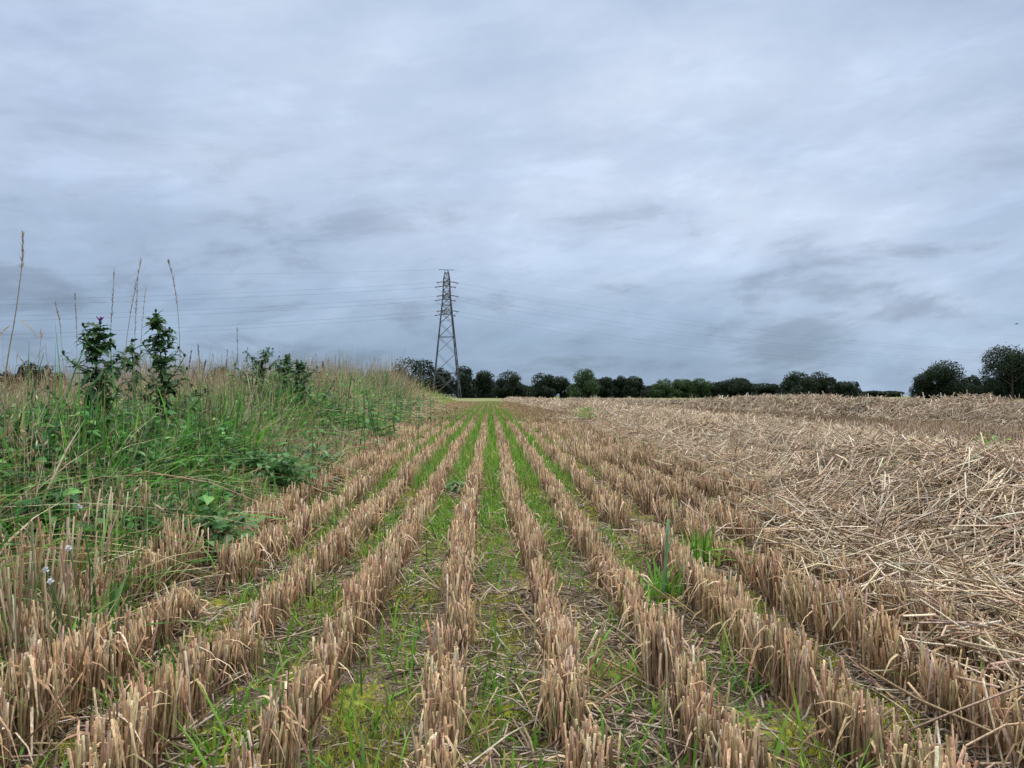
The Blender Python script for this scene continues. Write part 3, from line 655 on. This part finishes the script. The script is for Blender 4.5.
TREES = [
 (-6, 14, 364, 120, 'dark tree cut off by the left edge'), (19, 10, 372, 150, 'low dark tree right of the tallest grass stalk'), (35, 11, 362, 150, 'dark tree with highest crown of the left group'),
 (53, 10, 366, 155, 'dark round tree right of the highest left crown'), (68, 9, 373, 160, 'low tree ending the left group'), (222, 13, 366, 160, 'small dark round tree over dry grass'),
 (252, 10, 374, 180, 'low bush crown between dark round tree and leafy thistles'), (345, 11, 374, 200, 'low grey-green bush over bleached grass'), (372, 8, 375, 210, 'tiny far bush left of the pylon trees'),
 (408, 24, 358, 175, 'broad dark tree left of the pylon'), (441, 17, 367, 178, 'dark tree directly behind the pylon body'), (467, 12, 366, 176, 'dark tree at the right foot of the pylon'),
 (483, 14, 370, 180, 'reddish dark tree second right of the pylon'), (512, 17, 371, 172, 'round dark tree standing with sky on both sides'), (541, 13, 373, 182, 'dark tree right of the separate round one'),
 (560, 13, 376, 188, 'lower dark tree left of the pale green tree'), (585, 16, 369, 178, 'taller pale green tree in the middle of the row'), (606, 10, 377, 185, 'narrow dark tree right of the pale green tree'),
 (620, 9, 376, 188, 'slim pointed tree second right of the pale green one'), (635, 11, 376, 182, 'dark tree before the dip in the row'), (650, 8, 386, 195, 'lowest bush in the dip of the row'),
 (664, 13, 379, 180, 'green tree with flat top right of the dip'), (684, 13, 379, 182, 'flat topped green tree joined to its left neighbour'), (701, 11, 378, 182, 'dark green tree right of the flat tops'),
 (718, 11, 382, 190, 'low tree between dark green tree and wide black tree'), (739, 18, 378, 176, 'wide blackish tree in the right half of the row'), (767, 14, 383, 186, 'low dark tree left of the big double crown'),
 (803, 18, 371, 176, 'left half of the big double crown'), (822, 17, 372, 178, 'right half of the big double crown'), (848, 14, 381, 184, 'last dark tree before the open gap'),
 (878, 14, 391, 330, 'far low hedge tree in the open gap'), (897, 10, 391, 340, 'faint far bush beside the large round tree'),
 (947, 25, 360, 120, 'large round tree with leafy outline standing alone on the right'), (980, 9, 375, 140, 'gap bush between large round tree and edge tree'), (1022, 31, 344, 105, 'tall black tree cut by the right edge')]
for (px, hw, top, d, lab) in TREES:
    tree(px, hw, top, d, lab, TLL if ('pale green' in lab and 'taller' in lab) or 'flat' in lab else TL)
def hedge(px0, px1, top, d, label):
    x0, x1 = at(px0, d), at(px1, d); W = x1 - x0; H = zat(top, d)
    root = empty('hedge', ((x0 + x1) / 2, d, 0), label, 'hedge', 'hedges under the trees')
    mb = MB(); n = int(W * 420); x = R.uniform(-W / 2, W / 2, n); hh = H * (.65 + .7 * (fbm(x + x0 + 300, x * 0, 3.0, 201) - .3)) * np.clip((W / 2 - np.abs(x)) / 1.2, .25, 1)
    y = R.normal(0, .7, n); z = hh * R.random(n) ** .6
    pts = np.stack([x, y, z], 1); nn = norm(R.normal(size=(n, 3)) + np.array([0, -.3, .5])); t1 = norm(np.cross(nn, R.normal(size=(n, 3)))); sz = R.uniform(.08, .22, n)
    mb.blades(np.stack([pts - t1 * sz[:, None], pts + nn * sz[:, None] * .25, pts + t1 * sz[:, None]], 1), sz[:, None] * np.array([.25, .75, .12]), norm(np.cross(nn, t1)), pick(TL, n, .22))
    mb.build('foliage', M_TREE, root)
    sb = MB(); m = max(3, int(W / 1.5)); xs = np.linspace(-W / 2 + .5, W / 2 - .5, m); t = np.linspace(0, 1, 3)
    sb.tubes(np.stack([xs[:, None] + R.normal(0, .15, (m, 3)), np.zeros((m, 3)), -.1 + H * .6 * t[None] * np.ones((m, 1))], 2), np.full((m, 3), .05), 5, (.07, .055, .04)); sb.build('stems', M_BARK, root)
hedge(398, 504, 380, 184, 'dark low hedge behind the pylon foot')
hedge(498, 650, 381, 190, 'long dark low hedge under the trees around the pale green tree')
hedge(648, 772, 384, 192, 'low hedge under the flat topped green trees')
hedge(756, 868, 385, 190, 'low hedge at the foot of the big double crown')
hedge(932, 1060, 379, 135, 'low hedge between the lone round tree and the edge tree')
tree(324, 5, 362, 190, 'small pointed conifer rising over bleached grass', conifer=True, name='conifer')

# ------------------------------------------------------------------ pylon
PX, PD = at(446.5, 155), 155.0
ang = math.radians(20)                                     # direction of the line across the view
pyl = empty('pylon', (PX, PD, 0), 'grey steel lattice pylon rising above the treeline', 'pylon')
tang = math.radians(7); pyl.rotation_euler = (0, 0, tang)
def zof(py): return zat(py, PD)
ZT = zof(270)
lv_z = [zof(283.5), zof(297), zof(312)]
def half(z): return np.interp(z, [0, lv_z[2], lv_z[1], ZT - 1.8, ZT], [2.85, 1.08, .78, .62, .28])
ST = (.075, .08, .09)
corners = [(-1, -1), (1, -1), (1, 1), (-1, 1)]
lz = np.array([-.5, 2, lv_z[2], lv_z[1], ZT - 1.8, ZT - .6, ZT])
for cx, cy in corners:
    mb = MB(); h = half(lz); mb.tubes(np.stack([cx * h, cy * h, lz], 1)[None], np.array([.125, .125, .115, .105, .10, .09, .07])[None], 4, ST); mb.build('leg', M_STEEL, pyl)
levels = [0.3]; z = .3
while z < lv_z[2] - .6:
    z = min(z + half(z) * 1.75, lv_z[2]); levels.append(z)
levels += [lv_z[2] + 1.5, lv_z[1], lv_z[1] + 1.3, lv_z[0], lv_z[0] + 1.1, ZT - .6]
br = MB(); segs = []; hs = []
for i in range(len(levels) - 1):
    a, b_ = levels[i], levels[i + 1]; ha, hb = half(a), half(b_)
    for j in range(4):
        c0, c1 = corners[j], corners[(j + 1) % 4]
        segs += [((c0[0] * ha, c0[1] * ha, a), (c1[0] * hb, c1[1] * hb, b_)), ((c1[0] * ha, c1[1] * ha, a), (c0[0] * hb, c0[1] * hb, b_))]
        if i in (0, 2) or b_ > lv_z[2] - 1: hs.append(((c0[0] * hb, c0[1] * hb, b_), (c1[0] * hb, c1[1] * hb, b_)))
br.tubes(np.array(segs), np.full((len(segs), 2), .042), 4, ST); br.tubes(np.array(hs), np.full((len(hs), 2), .06), 4, ST)
br.build('bracing', M_STEEL, pyl)
pk = MB(); pk.tubes(np.array([[(-1.6, 0, ZT + .05), (1.6, 0, ZT + .05)], [(-.3, -.3, ZT), (.3, .3, ZT)]]), np.full((2, 2), .06), 4, ST); pk.build('earth_wire_peak', M_STEEL, pyl)
lo_len = [3.2, 3.5, 3.9]
wire_pts = []
for li, zz in enumerate(lv_z):
    for sy in (-1, 1):
        tip = np.array([0, sy * lo_len[li], zz]); hb = half(zz); hu = half(zz + 1.1)
        mb = MB(); sg = []
        for sx in (-1, 1):
            sg += [((sx * hb, sy * hb, zz), tip), ((sx * hu, sy * hu, zz + 1.1), tip), ((sx * hb, sy * hb, zz), (0, sy * (hb + lo_len[li]) / 2, zz + .5))]
        mb.tubes(np.array([[np.array(p), np.array(q)] for p, q in sg]), np.full((len(sg), 2), .045), 4, ST)
        arm = mb.build('crossarm', M_STEEL, pyl)
        for sx in (-1, 1):
            end = tip + np.array([sx * 2.2, 0, -.35]); nd = 15; t = np.linspace(0, 1, nd * 2)
            rr = np.where(np.arange(nd * 2) % 2 == 0, .06, .13)
            ib = MB(); ib.tubes((tip + (end - tip) * t[:, None])[None], rr[None], 8, (.10, .09, .085)); ib.build('insulator', M_STEEL, arm)
            wire_pts.append((li, sy, sx, end))
        jb = MB(); t = np.linspace(-1, 1, 11); jb.tubes(np.stack([t * 2.2, np.full(11, tip[1]), zz - .35 - 1.1 * (1 - t ** 2)], 1)[None], np.full((1, 11), .035), 4, (.2, .21, .22)); jb.build('jumper', M_WIRE, arm)

def wire(p0, sx, drop, sag, span, label, r=.016):
    r = r * (.75 if sx > 0 else 1)
    ca, sa = math.cos(ang), math.sin(ang)
    ct, st_ = math.cos(tang), math.sin(tang); w0 = np.array([PX + p0[0] * ct - p0[1] * st_, PD + p0[0] * st_ + p0[1] * ct, p0[2]])
    t = np.linspace(0, 1, 60)
    P = w0 + np.stack([sx * ca * span * t, sx * sa * span * t, -drop * t - 4 * sag * t * (1 - t)], 1)
    if sx < 0: P = P[P[:, 1] > 20]
    mb = MB(); V = P - w0; mb.tubes(V[None], np.full((1, len(V)), r), 4, (.16, .17, .19)); o = mb.build('power_line', M_WIRE); o.location = w0
    tag(o, label, 'power line', 'overhead power lines')
lvn = ['top', 'middle', 'bottom']
for li, sy, sx, p in wire_pts:
    wire(p, sx, 4.0, 8.5, 320, f"{'nearer' if sy < 0 else 'farther'} power line from the {lvn[li]} pylon arm, running {'left over the verge' if sx < 0 else 'right over the straw'}")
for sx in (-1, 1):
    wire(np.array([sx * 1.6, 0, ZT + .05]), sx, 4.0, 6.5, 320, f"thin earth wire from the pylon tip running {'left over the verge' if sx < 0 else 'right over the straw'}", .011)

# small bird far off at the right edge
bx, bd = at(1028, 90), 90.0
bird = empty('bird', (bx, bd, zat(322.3, bd)), 'tiny dark bird gliding in the sky above the right edge tree', 'bird')
mb = MB(); t = np.linspace(0, 1, 7)
mb.tubes(np.stack([-.22 + .44 * t, 0 * t, .01 * np.sin(t * PI)], 1)[None], (np.array([.012, .035, .055, .06, .05, .03, .012]))[None], 8, (.02, .02, .022))
for sy in (-1, 1):
    w = np.linspace(0, 1, 6); P = np.stack([.02 - .10 * w ** 2, sy * .42 * w, .05 * np.sin(w * 2.4)], 1)
    mb.blades(P[None], np.array([[.10, .10, .085, .07, .045, .01]]), np.array([[1, 0, .0]]), (.02, .02, .022), fold=.12)
mb.blades(np.array([[(-.2, 0, 0), (-.32, 0, 0)]], float), np.array([[.02, .07]]), np.array([[0, 1, 0.]]), (.02, .02, .022))
mb.build('body', plant_mat('feathers', .7, 0, .2), bird)

# ------------------------------------------------------------------ sky, sun, camera
SUN_EL, SUN_AZ = math.radians(60), math.radians(35)     # high ahead on the right, through thick cloud
w = bpy.data.worlds.new('World'); sc.world = w; w.use_nodes = True
nt = w.node_tree; N, L = nt.nodes, nt.links
bg = N['Background']; bg.inputs['Strength'].default_value = .1
sky = N.new('ShaderNodeTexSky'); sky.sky_type = 'NISHITA'; sky.sun_disc = False; sky.sun_elevation = SUN_EL; sky.sun_rotation = SUN_AZ
tc = N.new('ShaderNodeTexCoord')
sp = N.new('ShaderNodeSeparateXYZ'); L.new(tc.outputs['Generated'], sp.inputs[0])
def math_(op, a, b=None):
    x = N.new('ShaderNodeMath'); x.operation = op
    for i, v in enumerate((a, b)):
        if v is None: continue
        if isinstance(v, (int, float)): x.inputs[i].default_value = v
        else: L.new(v, x.inputs[i])
    return x.outputs[0]
zc = math_('MAXIMUM', sp.outputs['Z'], 0.0)
den = math_('ADD', zc, .20)
cb = N.new('ShaderNodeCombineXYZ'); L.new(math_('DIVIDE', sp.outputs['X'], den), cb.inputs[0]); L.new(math_('DIVIDE', sp.outputs['Y'], den), cb.inputs[1])
def wmap(rot, sx, sy, off=(0, 0, 0)):
    mp = N.new('ShaderNodeMapping'); mp.inputs['Rotation'].default_value = (0, 0, rot); mp.inputs['Scale'].default_value = (sx, sy, 1); mp.inputs['Location'].default_value = off
    L.new(cb.outputs[0], mp.inputs['Vector']); return mp.outputs[0]
def vn(vec, scale, detail, rough, dist):
    return noise(scale, detail, rough, vec, dist)
def smap(rot, zs, off):
    mp = N.new('ShaderNodeMapping'); mp.inputs['Rotation'].default_value = (0, rot, 0); mp.inputs['Location'].default_value = off
    m2 = N.new('ShaderNodeMapping'); m2.inputs['Scale'].default_value = (1, 1, zs)
    L.new(tc.outputs['Generated'], mp.inputs['Vector']); L.new(mp.outputs[0], m2.inputs['Vector']); return m2.outputs[0]
big = noise(1.9, 6, .5, smap(.12, 1.9, (3.1, 1.7, .4)), .3)
wisp = noise(4.6, 8, .58, smap(.15, 2.6, (1.3, 5.2, .9)), .25)
bank_ = math_('MULTIPLY', mrange(sp.outputs['X'], .25, -.55), math_('SUBTRACT', 1.0, mrange(zc, .10, .36)))     # heavier cloud low in the west
mixn = math_('SUBTRACT', math_('ADD', math_('MULTIPLY', big, .62), math_('MULTIPLY', wisp, .38)), math_('MULTIPLY', bank_, .055))
cloud = ramp(mixn, [(.34, (3.8, 4.8, 6.5)), (.45, (4.9, 5.95, 7.8)), (.55, (5.7, 6.75, 8.5)), (.66, (6.8, 7.8, 9.4))])
# thick cloud: darker bands low down, brighter towards the zenith
elev = mrange(zc, 0.0, .30)
lowc = ramp(mixn, [(.36, (2.4, 3.45, 4.9)), (.47, (3.2, 4.4, 6.1)), (.55, (4.2, 5.4, 7.3)), (.66, (5.6, 6.8, 8.7))])
cl = mix(elev, lowc, cloud)
patch = noise(5.5, 9, .6, smap(.10, 3.2, (6.4, 2.8, .2)), .3)
pm = math_('MULTIPLY', mrange(patch, .50, .66), math_('SUBTRACT', 1.0, mrange(zc, .12, .42)))
hl = math_('MULTIPLY', mrange(patch, .50, .34), math_('SUBTRACT', 1.0, mrange(zc, .25, .6)))
zen = math_('MULTIPLY', mrange(zc, .46, .95, .96, 3.6), math_('ADD', math_('SUBTRACT', 1.0, math_('MULTIPLY', pm, .27)), math_('MULTIPLY', hl, .12)))
white = mix(mrange(zc, .48, .9), cl, ramp(mixn, [(.3, (5.2, 5.4, 5.7)), (.7, (7.4, 7.5, 7.6))]))
sc_ = N.new('ShaderNodeVectorMath'); sc_.operation = 'SCALE'; L.new(white, sc_.inputs[0]); L.new(zen, sc_.inputs['Scale'])
fin = N.new('ShaderNodeMix'); fin.data_type = 'RGBA'; fin.inputs['Factor'].default_value = .93
L.new(sky.outputs[0], fin.inputs['A']); L.new(sc_.outputs['Vector'], fin.inputs['B'])
L.new(fin.outputs['Result'], bg.inputs['Color'])

sl = bpy.data.lights.new('sun', 'SUN'); sl.energy = 1.5; sl.angle = math.radians(11); sl.color = (1, .95, .87)
so = bpy.data.objects.new('sun', sl); COL.objects.link(so)
sd = Vector((math.sin(SUN_AZ) * math.cos(SUN_EL), math.cos(SUN_AZ) * math.cos(SUN_EL), math.sin(SUN_EL)))
so.rotation_euler = sd.to_track_quat('Z', 'Y').to_euler(); so.location = sd * 50

cam = bpy.data.cameras.new('camera'); co = bpy.data.objects.new('camera', cam); COL.objects.link(co)
cam.sensor_width = 36; cam.lens = 36 * F / 1024; cam.clip_start = .02; cam.clip_end = 9000
co.location = (0, 0, CAMH)
co.rotation_euler = (PI / 2 + math.atan(12 / F), 0, -math.atan(22 / F))
sc.camera = co
vs = sc.view_settings
vs.view_transform = 'Standard'; vs.look = 'None'; vs.exposure = .08; vs.gamma = 1
sc.cycles.max_bounces = 5; sc.cycles.diffuse_bounces = 1; sc.cycles.transmission_bounces = 3; sc.cycles.use_denoising = True
